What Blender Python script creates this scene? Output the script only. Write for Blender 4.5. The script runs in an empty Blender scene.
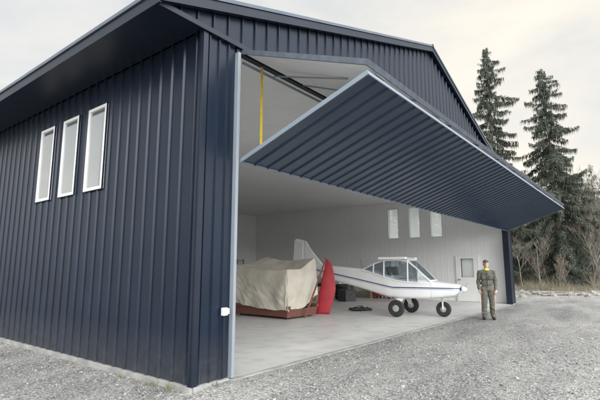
import bpy, math, random, time
import numpy as np
from mathutils import Vector, noise, Matrix
random.seed(7); rng=np.random.default_rng(7)
scene=bpy.context.scene
COL=scene.collection
# ---------------------------------------------------------------- helpers
def link(o): COL.objects.link(o); return o
def root(name,loc=(0,0,0),rz=0,label=None,cat=None,group=None,rot=None):
    o=bpy.data.objects.new(name,None); o.location=loc; o.rotation_euler=rot if rot else (0,0,rz)
    o.empty_display_size=.2
    link(o); tag(o,label,cat,group); return o
def tag(o,label=None,cat=None,group=None,kind=None):
    if label:o["label"]=label
    if cat:o["category"]=cat
    if group:o["group"]=group
    if kind:o["kind"]=kind
    return o
def mk(name,verts,faces,mat=None,parent=None,smooth=False,bevel=0):
    me=bpy.data.meshes.new(name)
    if isinstance(faces,np.ndarray): faces=faces.tolist()
    me.from_pydata(np.asarray(verts,dtype=float).tolist(),[],faces)
    if mat is not None:
        for m in (mat if isinstance(mat,(list,tuple)) else [mat]): me.materials.append(m)
    if smooth: me.polygons.foreach_set('use_smooth',[True]*len(me.polygons))
    me.update()
    o=bpy.data.objects.new(name,me); link(o)
    if parent is not None:o.parent=parent
    if bevel:
        b=o.modifiers.new('bevel','BEVEL'); b.width=bevel; b.segments=2; b.limit_method='ANGLE'
    return o
class G:
    def __init__(s): s.v=[];s.f=[]
    def add(s,v,f):
        n=len(s.v); s.v+= [tuple(p) for p in v]; s.f+=[tuple(i+n for i in q) for q in f]; return s
    def box(s,x0,x1,y0,y1,z0,z1,M=None):
        v=[(x0,y0,z0),(x1,y0,z0),(x1,y1,z0),(x0,y1,z0),(x0,y0,z1),(x1,y0,z1),(x1,y1,z1),(x0,y1,z1)]
        if M is not None: v=[tuple(M@Vector(p)) for p in v]
        return s.add(v,[(0,3,2,1),(4,5,6,7),(0,1,5,4),(1,2,6,5),(2,3,7,6),(3,0,4,7)])
    def tube(s,pts,rad,n=8,caps=True):
        pts=[Vector(p) for p in pts]; m=len(pts)
        if not hasattr(rad,'__len__'): rad=[rad]*m
        base=len(s.v); ref=None
        for i,p in enumerate(pts):
            d=(pts[min(i+1,m-1)]-pts[max(i-1,0)]).normalized()
            a=ref if ref is not None and abs(ref.dot(d))<.95 else (Vector((0,0,1)) if abs(d.z)<.9 else Vector((1,0,0)))
            u=(a-d*a.dot(d)).normalized(); w=d.cross(u); ref=u
            for k in range(n):
                t=2*math.pi*k/n
                s.v.append(tuple(p+(u*math.cos(t)+w*math.sin(t))*rad[i]))
        for i in range(m-1):
            for k in range(n):
                a=base+i*n+k;b=base+i*n+(k+1)%n
                s.f.append((a,b,b+n,a+n))
        if caps:
            s.f.append(tuple(base+k for k in range(n))[::-1]); s.f.append(tuple(base+(m-1)*n+k for k in range(n)))
        return s
    def capsule(s,p,q,r1,r2,n=14):
        p=Vector(p);q=Vector(q);d=(q-p); L=d.length
        d=d.normalized() if L>1e-6 else Vector((0,0,1))
        P=[];R=[]
        for a in (89,65,40,18): P.append(p-d*r1*math.sin(math.radians(a)));R.append(r1*math.cos(math.radians(a)))
        for a in (0,18,40,65,89): P.append(q+d*r2*math.sin(math.radians(a)));R.append(r2*math.cos(math.radians(a)))
        P.insert(4,p);R.insert(4,r1)
        return s.tube(P,R,n)
    def ell(s,c,r,n=16,M=None):
        v=[];f=[]
        for i in range(n+1):
            th=math.pi*i/n
            for k in range(n):
                ph=2*math.pi*k/n
                p=Vector((r[0]*math.sin(th)*math.cos(ph),r[1]*math.sin(th)*math.sin(ph),r[2]*math.cos(th)))
                if M is not None:p=M@p
                v.append(tuple(Vector(c)+p))
        for i in range(n):
            for k in range(n):
                a=i*n+k;b=i*n+(k+1)%n
                f.append((a,b,b+n,a+n))
        return s.add(v,f)
    def lathe(s,prof,c=(0,0,0),axis='z',n=24):
        v=[];f=[]
        for (r,h) in prof:
            for k in range(n):
                t=2*math.pi*k/n; a=r*math.cos(t);b=r*math.sin(t)
                p={'z':(a,b,h),'y':(a,h,b),'x':(h,a,b)}[axis]
                v.append((c[0]+p[0],c[1]+p[1],c[2]+p[2]))
        m=len(prof)
        for i in range(m-1):
            for k in range(n):
                a=i*n+k;b=i*n+(k+1)%n
                f.append((a,b,b+n,a+n))
        f.append(tuple(range(n))[::-1]); f.append(tuple((m-1)*n+k for k in range(n)))
        return s.add(v,f)
    def out(s,name,mat,parent=None,smooth=False,bevel=0): return mk(name,s.v,s.f,mat,parent,smooth,bevel)

def mat(name,c1,c2=None,scale=4,rough=.6,bump=0,bscale=40,metal=0,spec=.5,detail=6,stretch=None,rvar=0,ramp=(.35,.65)):
    m=bpy.data.materials.new(name); m.use_nodes=True
    nt=m.node_tree; N=nt.nodes; L=nt.links; b=N['Principled BSDF']
    b.inputs['Roughness'].default_value=rough; b.inputs['Metallic'].default_value=metal
    b.inputs['Specular IOR Level'].default_value=spec
    tc=N.new('ShaderNodeTexCoord'); src=tc.outputs['Object']
    if stretch:
        mp=N.new('ShaderNodeMapping'); mp.inputs['Scale'].default_value=stretch; L.new(src,mp.inputs['Vector']); src=mp.outputs[0]
    b.inputs['Base Color'].default_value=(*c1,1)
    if c2 is not None:
        n=N.new('ShaderNodeTexNoise'); n.inputs['Scale'].default_value=scale; n.inputs['Detail'].default_value=detail
        L.new(src,n.inputs['Vector'])
        r=N.new('ShaderNodeValToRGB'); r.color_ramp.elements[0].position=ramp[0]; r.color_ramp.elements[1].position=ramp[1]
        r.color_ramp.elements[0].color=(*c1,1); r.color_ramp.elements[1].color=(*c2,1)
        L.new(n.outputs['Fac'],r.inputs[0]); L.new(r.outputs[0],b.inputs['Base Color'])
        if rvar:
            mr=N.new('ShaderNodeMapRange'); mr.inputs[3].default_value=rough-rvar; mr.inputs[4].default_value=rough+rvar
            L.new(n.outputs['Fac'],mr.inputs[0]); L.new(mr.outputs[0],b.inputs['Roughness'])
    if bump:
        n2=N.new('ShaderNodeTexNoise'); n2.inputs['Scale'].default_value=bscale; n2.inputs['Detail'].default_value=8
        L.new(src,n2.inputs['Vector'])
        bp=N.new('ShaderNodeBump'); bp.inputs['Strength'].default_value=bump; bp.inputs['Distance'].default_value=.02
        L.new(n2.outputs['Fac'],bp.inputs['Height']); L.new(bp.outputs[0],b.inputs['Normal'])
    return m

# ---------------------------------------------------------------- materials
M_siding=mat('navy_steel_siding',(.0046,.0112,.0250),(.0074,.0150,.0325),1.3,.32,.07,2.5,spec=.42,rvar=.06)
def add_dust(m,zh=.7):
    nt=m.node_tree;N=nt.nodes;L=nt.links;b=N['Principled BSDF']
    src=b.inputs['Base Color'].links[0].from_socket
    tc=N.new('ShaderNodeTexCoord');sp=N.new('ShaderNodeSeparateXYZ');L.new(tc.outputs['Object'],sp.inputs[0])
    mr=N.new('ShaderNodeMapRange');mr.inputs[1].default_value=0;mr.inputs[2].default_value=zh;mr.inputs[3].default_value=.30;mr.inputs[4].default_value=.0
    L.new(sp.outputs[2],mr.inputs[0])
    nz=N.new('ShaderNodeTexNoise');nz.inputs['Scale'].default_value=9;nz.inputs['Detail'].default_value=8;L.new(tc.outputs['Object'],nz.inputs['Vector'])
    mu=N.new('ShaderNodeMath');mu.operation='MULTIPLY';L.new(mr.outputs[0],mu.inputs[0]);L.new(nz.outputs[0],mu.inputs[1])
    mx=N.new('ShaderNodeMixRGB');mx.inputs[2].default_value=(.2,.19,.17,1);L.new(mu.outputs[0],mx.inputs[0]);L.new(src,mx.inputs[1]);L.new(mx.outputs[0],b.inputs['Base Color'])
add_dust(M_siding)
M_door=mat('navy_door_skin',(.018,.040,.078),(.024,.048,.090),1.1,.30,.04,3,spec=.5)
M_trim=mat('dark_trim',(.006,.012,.024),(.009,.015,.030),2,.38)
M_cap=mat('roof_edge_metal',(.09,.115,.15),(.12,.145,.18),2,.35)
M_galv=mat('galvanised_steel',(.24,.275,.315),(.26,.295,.335),3,.5)
M_edge=mat('blue_grey_edge_trim',(.19,.235,.285),(.22,.265,.315),3,.45)
M_edged=mat('slate_edge_trim',(.07,.085,.11),(.10,.12,.15),8,.42)
M_liner=mat('white_liner',(.86,.865,.86),(.90,.905,.90),.8,.5)
M_ceil=mat('white_ceiling_liner',(.86,.865,.87),(.90,.905,.91),.8,.5)
M_vinyl=mat('white_vinyl',(.80,.81,.80),(.84,.84,.84),5,.35)
M_white=mat('white_paint',(.80,.81,.80),(.84,.84,.83),3,.3)
M_yellow=mat('yellow_strap',(.62,.42,.02),(.7,.5,.04),12,.6)
M_rubber=mat('black_rubber',(.018,.018,.018),(.03,.03,.03),20,.75,.2,60)
M_black=mat('black_plastic',(.02,.02,.022),(.035,.035,.035),8,.5)
M_grey=mat('grey_composite',(.3,.31,.32),(.36,.37,.38),8,.4)
M_steel=mat('brushed_steel',(.25,.25,.26),(.35,.35,.36),10,.35,metal=.8)
M_tarp=mat('tan_canvas',(.54,.50,.42),(.66,.62,.54),2.2,.85,.35,25)
M_rwood=mat('red_brown_timber',(.13,.05,.038),(.21,.085,.06),6,.7,.3,30,stretch=(1,6,6))
M_wood=mat('plain_timber',(.36,.25,.15),(.45,.33,.2),6,.65,.2,30)
M_red=mat('red_aircraft_fabric',(.36,.015,.03),(.44,.03,.045),3,.45)
M_redbox=mat('red_enamel',(.42,.03,.03),(.46,.04,.04),3,.35)
M_card=mat('cardboard',(.30,.21,.13),(.36,.26,.17),5,.8)
M_bluep=mat('blue_plastic',(.03,.08,.22),(.04,.1,.26),4,.45)
M_skin=mat('skin',(.52,.31,.23),(.60,.38,.29),20,.55)
M_suit=mat('olive_cloth',(.090,.087,.070),(.135,.13,.108),6,.85,.5,35)
M_hiviz=mat('yellow_green_cloth',(.5,.6,.05),(.6,.7,.08),12,.7)
M_boot=mat('boot_leather',(.02,.016,.013),(.035,.028,.02),12,.6)
M_hair=mat('dark_grey_hair',(.06,.05,.045),(.1,.09,.08),30,.8)
M_bark=mat('bark',(.09,.075,.065),(.16,.135,.12),3,.9,.6,12,stretch=(4,4,1))
M_palebark=mat('pale_bark',(.17,.155,.135),(.26,.24,.21),3,.9)
M_needle=mat('spruce_needles',(.050,.066,.050),(.105,.12,.088),.9,.85)
M_needle2=mat('fir_needles',(.060,.078,.058),(.115,.13,.092),.5,.85)
M_farneedle=mat('forest_needles',(.12,.14,.13),(.18,.195,.175),.12,.9)  # paler than the near needles: distance haze painted into the colour
M_twig=mat('brown_twigs',(.12,.10,.083),(.20,.175,.145),1,.9)
M_grass=mat('weed_leaf',(.09,.13,.035),(.20,.21,.07),6,.6)
M_rock=mat('grey_rock',(.18,.175,.165),(.32,.31,.295),3,.9,.6,14)
M_hill=mat('hazy_hill',(.34,.41,.48),(.42,.48,.54),.004,1,spec=0)  # blue-grey distance haze is baked into the base colour
M_found=mat('weathered_concrete',(.24,.237,.23),(.36,.357,.345),3,.85,.4,30)

def glassmat(name,tint=(.8,.88,.88),fac=.4,frost=0):
    m=bpy.data.materials.new(name);m.use_nodes=True;nt=m.node_tree;N=nt.nodes;L=nt.links
    N.remove(N['Principled BSDF']);o=N['Material Output']
    t=N.new('ShaderNodeBsdfTransparent');t.inputs[0].default_value=(*tint,1)
    g=N.new('ShaderNodeBsdfGlossy');g.inputs['Roughness'].default_value=.03
    nz=N.new('ShaderNodeTexNoise');nz.inputs['Scale'].default_value=1.2
    tc=N.new('ShaderNodeTexCoord');L.new(tc.outputs['Object'],nz.inputs['Vector'])
    bp=N.new('ShaderNodeBump');bp.inputs['Strength'].default_value=.08;L.new(nz.outputs[0],bp.inputs['Height']);L.new(bp.outputs[0],g.inputs['Normal'])
    src=t.outputs[0]
    if frost:
        d=N.new('ShaderNodeBsdfTranslucent');d.inputs[0].default_value=(.94,.98,.96,1)
        y=N.new('ShaderNodeMixShader');y.inputs[0].default_value=frost;L.new(src,y.inputs[1]);L.new(d.outputs[0],y.inputs[2]);src=y.outputs[0]
    x=N.new('ShaderNodeMixShader');x.inputs[0].default_value=fac
    L.new(src,x.inputs[1]);L.new(g.outputs[0],x.inputs[2]);L.new(x.outputs[0],o.inputs['Surface'])
    return m
M_glass=glassmat('window_glass',(.90,.96,.95),.55,.3)
M_glassf=glassmat('frosted_window_glass',(.95,.98,.97),.06,.78)
M_acryl=glassmat('clear_acrylic',(.66,.73,.78),.22)

def groundmat():
    m=bpy.data.materials.new('gravel_ground');m.use_nodes=True;nt=m.node_tree;N=nt.nodes;L=nt.links;b=N['Principled BSDF']
    b.inputs['Roughness'].default_value=.95;b.inputs['Specular IOR Level'].default_value=.15
    tc=N.new('ShaderNodeTexCoord');P=tc.outputs['Object']
    v=N.new('ShaderNodeTexVoronoi');v.inputs['Scale'].default_value=42;L.new(P,v.inputs['Vector'])
    r1=N.new('ShaderNodeValToRGB');e=r1.color_ramp.elements;e[0].color=(.11,.11,.112,1);e[1].color=(.44,.435,.42,1)
    e.new(.5).color=(.25,.249,.245,1)
    sp=N.new('ShaderNodeSeparateColor');L.new(v.outputs['Color'],sp.inputs[0]);L.new(sp.outputs[0],r1.inputs[0])
    n1=N.new('ShaderNodeTexNoise');n1.inputs['Scale'].default_value=.45;n1.inputs['Detail'].default_value=9;n1.inputs['Roughness'].default_value=.7
    mp=N.new('ShaderNodeMapping');mp.inputs['Scale'].default_value=(.5,1.5,1);mp.inputs['Rotation'].default_value=(0,0,.15)
    L.new(P,mp.inputs[0]);L.new(mp.outputs[0],n1.inputs['Vector'])
    r2=N.new('ShaderNodeValToRGB');r2.color_ramp.elements[0].position=.36;r2.color_ramp.elements[1].position=.62
    r2.color_ramp.elements[0].color=(.68,.68,.69,1);r2.color_ramp.elements[1].color=(1.2,1.19,1.17,1);L.new(n1.outputs[0],r2.inputs[0])
    n3=N.new('ShaderNodeTexNoise');n3.inputs['Scale'].default_value=9;n3.inputs['Detail'].default_value=10;n3.inputs['Roughness'].default_value=.75;L.new(P,n3.inputs['Vector'])
    r3=N.new('ShaderNodeValToRGB');r3.color_ramp.elements[0].position=.44;r3.color_ramp.elements[1].position=.64;r3.color_ramp.elements[1].color=(.5,.5,.5,1);L.new(n3.outputs[0],r3.inputs[0])
    mx=N.new('ShaderNodeMixRGB');mx.inputs[2].default_value=(.31,.307,.298,1);L.new(r3.outputs[0],mx.inputs[0]);L.new(r1.outputs[0],mx.inputs[1])
    mu=N.new('ShaderNodeMixRGB');mu.blend_type='MULTIPLY';mu.inputs[0].default_value=1;L.new(mx.outputs[0],mu.inputs[1]);L.new(r2.outputs[0],mu.inputs[2])
    # two faint compacted wheel tracks running out of the door
    s2=N.new('ShaderNodeSeparateXYZ');L.new(P,s2.inputs[0])
    cv=N.new('ShaderNodeMath');cv.operation='MULTIPLY_ADD';cv.inputs[1].default_value=-.28;cv.inputs[2].default_value=0;L.new(s2.outputs[0],cv.inputs[0])
    wob=N.new('ShaderNodeMath');wob.operation='MULTIPLY_ADD';wob.inputs[1].default_value=1.2;L.new(n1.outputs[0],wob.inputs[0]);L.new(s2.outputs[1],wob.inputs[2])
    sm=N.new('ShaderNodeMath');sm.operation='ADD';L.new(wob.outputs[0],sm.inputs[0]);L.new(cv.outputs[0],sm.inputs[1])
    pp_=N.new('ShaderNodeMath');pp_.operation='PINGPONG';pp_.inputs[1].default_value=.85;L.new(sm.outputs[0],pp_.inputs[0])
    tr_=N.new('ShaderNodeMapRange');tr_.interpolation_type='SMOOTHSTEP';tr_.inputs[1].default_value=.0;tr_.inputs[2].default_value=.35;tr_.inputs[3].default_value=.30;tr_.inputs[4].default_value=0;L.new(pp_.outputs[0],tr_.inputs[0])
    mt=N.new('ShaderNodeMixRGB');mt.inputs[2].default_value=(.36,.355,.34,1);L.new(tr_.outputs[0],mt.inputs[0]);L.new(mu.outputs[0],mt.inputs[1])
    ln=N.new('ShaderNodeVectorMath');ln.operation='LENGTH';L.new(P,ln.inputs[0])
    mr=N.new('ShaderNodeMapRange');mr.inputs[1].default_value=32;mr.inputs[2].default_value=48;L.new(ln.outputs['Value'],mr.inputs[0])
    m2=N.new('ShaderNodeMixRGB');m2.inputs[2].default_value=(.13,.12,.085,1);L.new(mr.outputs[0],m2.inputs[0]);L.new(mt.outputs[0],m2.inputs[1])
    L.new(m2.outputs[0],b.inputs['Base Color'])
    bp=N.new('ShaderNodeBump');bp.inputs['Strength'].default_value=.9;bp.inputs['Distance'].default_value=.018
    ad=N.new('ShaderNodeMath');ad.operation='SUBTRACT';L.new(n3.outputs[0],ad.inputs[0]);L.new(v.outputs['Distance'],ad.inputs[1])
    L.new(ad.outputs[0],bp.inputs['Height']);L.new(bp.outputs[0],b.inputs['Normal'])
    return m
M_ground=groundmat()
def concmat():
    m=mat('smooth_concrete',(.60,.597,.58),(.70,.695,.68),.5,.42,.06,30,rvar=.08,ramp=(.3,.7))
    nt=m.node_tree;N=nt.nodes;L=nt.links;b=N['Principled BSDF'];src=b.inputs['Base Color'].links[0].from_socket
    tc=N.new('ShaderNodeTexCoord');bk=N.new('ShaderNodeTexBrick');bk.offset=0;bk.inputs['Scale'].default_value=1
    bk.inputs['Brick Width'].default_value=4.45;bk.inputs['Row Height'].default_value=4;bk.inputs['Mortar Size'].default_value=.01
    bk.inputs['Color1'].default_value=(1,1,1,1);bk.inputs['Color2'].default_value=(.97,.97,.97,1);bk.inputs['Mortar'].default_value=(.5,.5,.5,1)
    L.new(tc.outputs['Object'],bk.inputs['Vector'])
    n=N.new('ShaderNodeTexNoise');n.inputs['Scale'].default_value=2.6;n.inputs['Detail'].default_value=9;L.new(tc.outputs['Object'],n.inputs['Vector'])
    r=N.new('ShaderNodeValToRGB');r.color_ramp.elements[0].position=.28;r.color_ramp.elements[0].color=(.80,.79,.77,1);r.color_ramp.elements[1].position=.5;r.color_ramp.elements[1].color=(1,1,1,1);L.new(n.outputs[0],r.inputs[0])
    a=N.new('ShaderNodeMixRGB');a.blend_type='MULTIPLY';a.inputs[0].default_value=1;L.new(src,a.inputs[1]);L.new(bk.outputs[0],a.inputs[2])
    c=N.new('ShaderNodeMixRGB');c.blend_type='MULTIPLY';c.inputs[0].default_value=1;L.new(a.outputs[0],c.inputs[1]);L.new(r.outputs[0],c.inputs[2])
    sp=N.new('ShaderNodeSeparateXYZ');L.new(tc.outputs['Object'],sp.inputs[0])
    ad=N.new('ShaderNodeMath');ad.operation='ADD';L.new(sp.outputs[1],ad.inputs[0]);L.new(n.outputs[0],ad.inputs[1])
    mr=N.new('ShaderNodeMapRange');mr.inputs[1].default_value=.35;mr.inputs[2].default_value=1.2;mr.inputs[3].default_value=.6;mr.inputs[4].default_value=0;L.new(ad.outputs[0],mr.inputs[0])
    d=N.new('ShaderNodeMixRGB');d.inputs[2].default_value=(.36,.355,.34,1);L.new(mr.outputs[0],d.inputs[0]);L.new(c.outputs[0],d.inputs[1])
    L.new(d.outputs[0],b.inputs['Base Color']);return m
M_conc=concmat()
def planemat():
    m=mat('white_fuselage_paint',(.80,.81,.81),(.84,.84,.84),2,.28)
    nt=m.node_tree;N=nt.nodes;L=nt.links;b=N['Principled BSDF'];src=b.inputs['Base Color'].links[0].from_socket
    tc=N.new('ShaderNodeTexCoord');sp=N.new('ShaderNodeSeparateXYZ');L.new(tc.outputs['Object'],sp.inputs[0])
    def M(op,a,bb):
        n=N.new('ShaderNodeMath');n.operation=op
        for i,x in enumerate((a,bb)):
            if x is None: continue
            if isinstance(x,(int,float)): n.inputs[i].default_value=x
            else: L.new(x,n.inputs[i])
        return n.outputs[0]
    x=sp.outputs[0];z=sp.outputs[2]
    k=M('MAXIMUM',M('MULTIPLY',M('ADD',x,1.5),-1),0)
    line=M('ADD',M('MULTIPLY',k,.185),.92)
    d=M('SUBTRACT',z,line)
    s1=M('LESS_THAN',M('ABSOLUTE',d,None),.018)
    s2=M('LESS_THAN',M('ABSOLUTE',M('ADD',d,.045),None),.006)
    s=M('MULTIPLY',M('MAXIMUM',s1,s2),M('GREATER_THAN',x,-4.9))
    mx=N.new('ShaderNodeMixRGB');mx.inputs[2].default_value=(.02,.045,.16,1);L.new(s,mx.inputs[0]);L.new(src,mx.inputs[1]);L.new(mx.outputs[0],b.inputs['Base Color'])
    return m
M_fus=planemat()

# ---------------------------------------------------------------- camera
AZ=math.radians(38.2); CAMP=Vector((-3.92,-4.90,1.55))
cd=bpy.data.cameras.new('camera');cam=bpy.data.objects.new('camera',cd);link(cam)
cd.sensor_width=36;cd.lens=26.4;cd.clip_start=.05;cd.clip_end=6000
cam.location=CAMP;cam.rotation_euler=(math.radians(98.8),0,AZ-math.pi/2)
scene.camera=cam
def C(f,r,z=0): return (CAMP.x+f*math.cos(AZ)+r*math.sin(AZ),CAMP.y+f*math.sin(AZ)-r*math.cos(AZ),z)

# ---------------------------------------------------------------- world, sun
w=bpy.data.worlds.new('World');scene.world=w;w.use_nodes=True
N=w.node_tree.nodes;L=w.node_tree.links;bg=N['Background']
sunaz=math.radians(242);sunel=math.radians(30)
sdir=Vector((math.cos(sunel)*math.cos(sunaz),math.cos(sunel)*math.sin(sunaz),math.sin(sunel)))
sky=N.new('ShaderNodeTexSky');sky.sky_type='NISHITA';sky.sun_disc=False;sky.sun_elevation=sunel;sky.sun_rotation=math.pi/2-sunaz
tc=N.new('ShaderNodeTexCoord');mp=N.new('ShaderNodeMapping');mp.inputs['Scale'].default_value=(1,1,2.6);L.new(tc.outputs['Generated'],mp.inputs[0])
nz=N.new('ShaderNodeTexNoise');nz.inputs['Scale'].default_value=2.1;nz.inputs['Detail'].default_value=7;nz.inputs['Roughness'].default_value=.55;nz.inputs['Distortion'].default_value=.4;L.new(mp.outputs[0],nz.inputs['Vector'])
cr=N.new('ShaderNodeValToRGB');e=cr.color_ramp.elements
e[0].position=.34;e[0].color=(4.5,4.85,5.2,1);e[1].position=.62;e[1].color=(6.25,6.1,5.8,1);L.new(nz.outputs[0],cr.inputs[0])
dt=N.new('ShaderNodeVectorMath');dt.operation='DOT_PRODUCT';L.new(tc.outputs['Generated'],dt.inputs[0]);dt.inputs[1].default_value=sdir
m1=N.new('ShaderNodeMapRange');m1.interpolation_type='SMOOTHSTEP';m1.inputs[1].default_value=.1;m1.inputs[2].default_value=1;m1.inputs[3].default_value=0;m1.inputs[4].default_value=3.8;L.new(dt.outputs['Value'],m1.inputs[0])  # sky glow around the sun direction, added to light the hangar interior
sp=N.new('ShaderNodeSeparateXYZ');L.new(tc.outputs['Generated'],sp.inputs[0])
mr=N.new('ShaderNodeMapRange');mr.interpolation_type='SMOOTHSTEP';mr.inputs[1].default_value=.5;mr.inputs[2].default_value=.95;mr.inputs[3].default_value=1;mr.inputs[4].default_value=1.35;L.new(sp.outputs[2],mr.inputs[0])
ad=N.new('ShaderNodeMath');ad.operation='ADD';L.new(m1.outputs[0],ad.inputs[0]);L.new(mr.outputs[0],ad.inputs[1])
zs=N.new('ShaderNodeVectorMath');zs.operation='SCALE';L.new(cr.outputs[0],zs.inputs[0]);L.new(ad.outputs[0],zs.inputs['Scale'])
ga=AZ-math.radians(24);ge=math.radians(24);gdir=Vector((math.cos(ge)*math.cos(ga),math.cos(ge)*math.sin(ga),math.sin(ge)))
d2=N.new('ShaderNodeVectorMath');d2.operation='DOT_PRODUCT';L.new(tc.outputs['Generated'],d2.inputs[0]);d2.inputs[1].default_value=gdir
m2=N.new('ShaderNodeMapRange');m2.interpolation_type='SMOOTHSTEP';m2.inputs[1].default_value=.82;m2.inputs[2].default_value=1;m2.inputs[3].default_value=0;m2.inputs[4].default_value=1;L.new(d2.outputs['Value'],m2.inputs[0])
gl=N.new('ShaderNodeVectorMath');gl.operation='SCALE';gl.inputs[0].default_value=(1.1,.75,.2);L.new(m2.outputs[0],gl.inputs['Scale'])
aa=N.new('ShaderNodeVectorMath');aa.operation='ADD';L.new(zs.outputs[0],aa.inputs[0]);L.new(gl.outputs[0],aa.inputs[1])
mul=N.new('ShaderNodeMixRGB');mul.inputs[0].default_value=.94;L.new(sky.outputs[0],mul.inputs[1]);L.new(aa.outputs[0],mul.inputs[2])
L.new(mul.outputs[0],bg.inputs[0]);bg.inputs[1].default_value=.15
sd=bpy.data.lights.new('sun','SUN');so=bpy.data.objects.new('sun',sd);link(so)
sd.energy=1.5;sd.angle=math.radians(38);sd.color=(1,.98,.955)
so.rotation_euler=sdir.to_track_quat('Z','Y').to_euler();so.location=(-20,-30,30)
scene.view_settings.view_transform='Standard';scene.view_settings.look='None';scene.view_settings.exposure=0

# ---------------------------------------------------------------- ground
def gz(x,y):
    z=-.022
    t=max(0,min(1,(.6-x)/1.0)); 
    z-= .075*t*t*(3-2*t)
    d=0
    if not(-.3<x<18.1 and -.4<y<16.3):
        d=noise.noise(Vector((x*.35,y*.35,0)))*.03+noise.noise(Vector((x*1.3,y*1.3,3)))*.014
        edge=min(1,max(0,max(-.3-x,x-18.1,-.4-y,y-16.3))/1.5); d*=edge
    elif x>.4 and y>.1: z=min(z,-.06)
    r=math.hypot(x-8,y)
    if r>60: d+=noise.noise(Vector((x*.01,y*.01,0)))*min(2.0,(r-60)*.01)
    return z+d
def axis(a,b,fine,far):
    c=list(np.arange(a,b+1e-6,fine));s=fine;x=b
    while x<far: s*=1.35;x+=s;c.append(x)
    s=fine;x=a
    while x>-far: s*=1.35;x-=s;c.insert(0,x)
    return c
xs=axis(-8,30,.3,2500);ys=axis(-9,18,.3,2500)
V=[(x,y,gz(x,y)) for y in ys for x in xs];nx=len(xs)
F=[(j*nx+i,j*nx+i+1,(j+1)*nx+i+1,(j+1)*nx+i) for j in range(len(ys)-1) for i in range(nx-1)]
g=mk('ground',V,F,M_ground,smooth=True);tag(g,'grey gravel yard in front of the hangar','ground',kind='structure')

ico=[(0,0,1)]+[(.894*math.cos(a),.894*math.sin(a),.447) for a in np.arange(5)*2*math.pi/5]+[(.894*math.cos(a+.628),.894*math.sin(a+.628),-.447) for a in np.arange(5)*2*math.pi/5]+[(0,0,-1)]
ico=np.array(ico)
icf=[(0,i+1,(i+1)%5+1) for i in range(5)]+[(i+1,i+6,(i+1)%5+1) for i in range(5)]+[((i+1)%5+1,i+6,(i+1)%5+6) for i in range(5)]+[(11,(i+1)%5+6,i+6) for i in range(5)]
icf=np.array(icf)
pts=[]
while len(pts)<44000:
    r=1.5+13*random.random()**1.15;a=AZ+math.radians(random.uniform(-62,62))
    x=CAMP.x+r*math.cos(a);y=CAMP.y+r*math.sin(a)
    if x>-.05 and y>-.12: continue
    if noise.noise(Vector((x*.5,y*1.2,7)))<random.uniform(-.7,.35) and not (-.5<x<0 or -.5<y<-.1): continue
    pts.append((x,y,gz(x,y)))
pp=np.array(pts);n=len(pp)
rad=rng.gamma(2.0,.0038,n)+.003
A=rng.normal(size=(n,3,3));q,_=np.linalg.qr(A)
shape=ico[None]*rng.uniform(.65,1.25,(n,12,1))*rng.uniform(.6,1.2,(n,1,3))
vv=np.einsum('nij,nkj->nki',q,shape)*rad[:,None,None];vv[:,:,2]*=.75
vv+=pp[:,None,:]+np.array([0,0,1])*(rad*.2)[:,None,None]
ff=(icf[None]+(np.arange(n)*12)[:,None,None]).reshape(-1,3)
M_stone=mat('loose_stones',(.13,.13,.13),(.36,.355,.345),9,.95,detail=1,spec=.2)
o=mk('gravel',vv.reshape(-1,3),ff,M_stone);tag(o,'loose grey gravel stones scattered over the yard','gravel',kind='stuff')

# ---------------------------------------------------------------- hangar
W=17.8;D=16.0;EV=5.07;APX=8.9;RZ=8.48;SL=.333;OV=.83;X0=.70;X1=17.10
H=root('hangar',label='dark navy ribbed steel aircraft hangar with raised bifold door',cat='hangar')
RH=.032
def rib(u,p=.3):
    t=(u/p)%1*p
    c=abs(t-p/2)
    if c<.012: return RH
    if c<.026: return RH*(.026-c)/.014
    return 0
def bps(u0,u1,extra=(),p=.3):
    s={round(u0,4),round(u1,4)}
    k=math.floor(u0/p)
    while k*p<u1:
        for o_ in [p/2-.026,p/2-.012,p/2+.012,p/2+.026]:
            u=k*p+o_
            if u0<u<u1:s.add(round(u,4))
        k+=1
    for e_ in extra:
        if u0<e_<u1:s.add(round(e_,4))
    return sorted(s)
def ribwall(name,P,u0,u1,zl,zh,holes,m,parent,p=.3,extra=()):
    b=bps(u0,u1,[h for H_ in holes for h in H_[:2]]+list(extra),p);g=G()
    for a,c in zip(b[:-1],b[1:]):
        mid=(a+c)/2
        hs=[h for h in holes if h[0]<mid<h[1]]
        cuts=[];lo=zl
        for h in sorted(hs,key=lambda h:h[2]): cuts.append((lo,h[2],lo,h[2]));lo=h[3]
        cuts.append((lo,zh(a),lo,zh(c)))
        for (l1,h1,l2,h2) in cuts:
            g.add([P(a,rib(a,p),l1),P(c,rib(c,p),l2),P(c,rib(c,p),h2),P(a,rib(a,p),h1)],[(0,1,2,3)])
    return g.out(name,m,parent)
wz0,wz1=2.97,4.55;ww=.325
WL=[3.01,4.07,5.15];WR=[3.35,4.5,5.7]
holL=[(c-ww,c+ww,wz0,wz1) for c in WL]
holR=[(c-ww,c+ww,wz0+.1,wz1+.15) for c in WR]+[(1.62,2.22,1.12,2.0)]
side=ribwall('side_wall',lambda u,h,z:(-h,u,z),0,D,.015,lambda u:EV,holL,M_siding,H)
ribwall('side_wall',lambda u,h,z:(W+h,u,z),0,D,.015,lambda u:EV,holR,M_siding,H)
roofz=lambda x:RZ-SL*abs(x-APX)
ribwall('back_wall',lambda u,h,z:(u,D+h,z),0,W,.015,lambda u:roofz(u)-.03,[],M_siding,H,extra=[APX])
ribwall('front_wall',lambda u,h,z:(u,-h,z),0,X0-.07,.015,lambda u:EV,[],M_siding,H,p=.19)
ribwall('front_wall',lambda u,h,z:(u,-h,z),X1+.07,W,.015,lambda u:EV,[],M_siding,H,p=.19)
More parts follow.
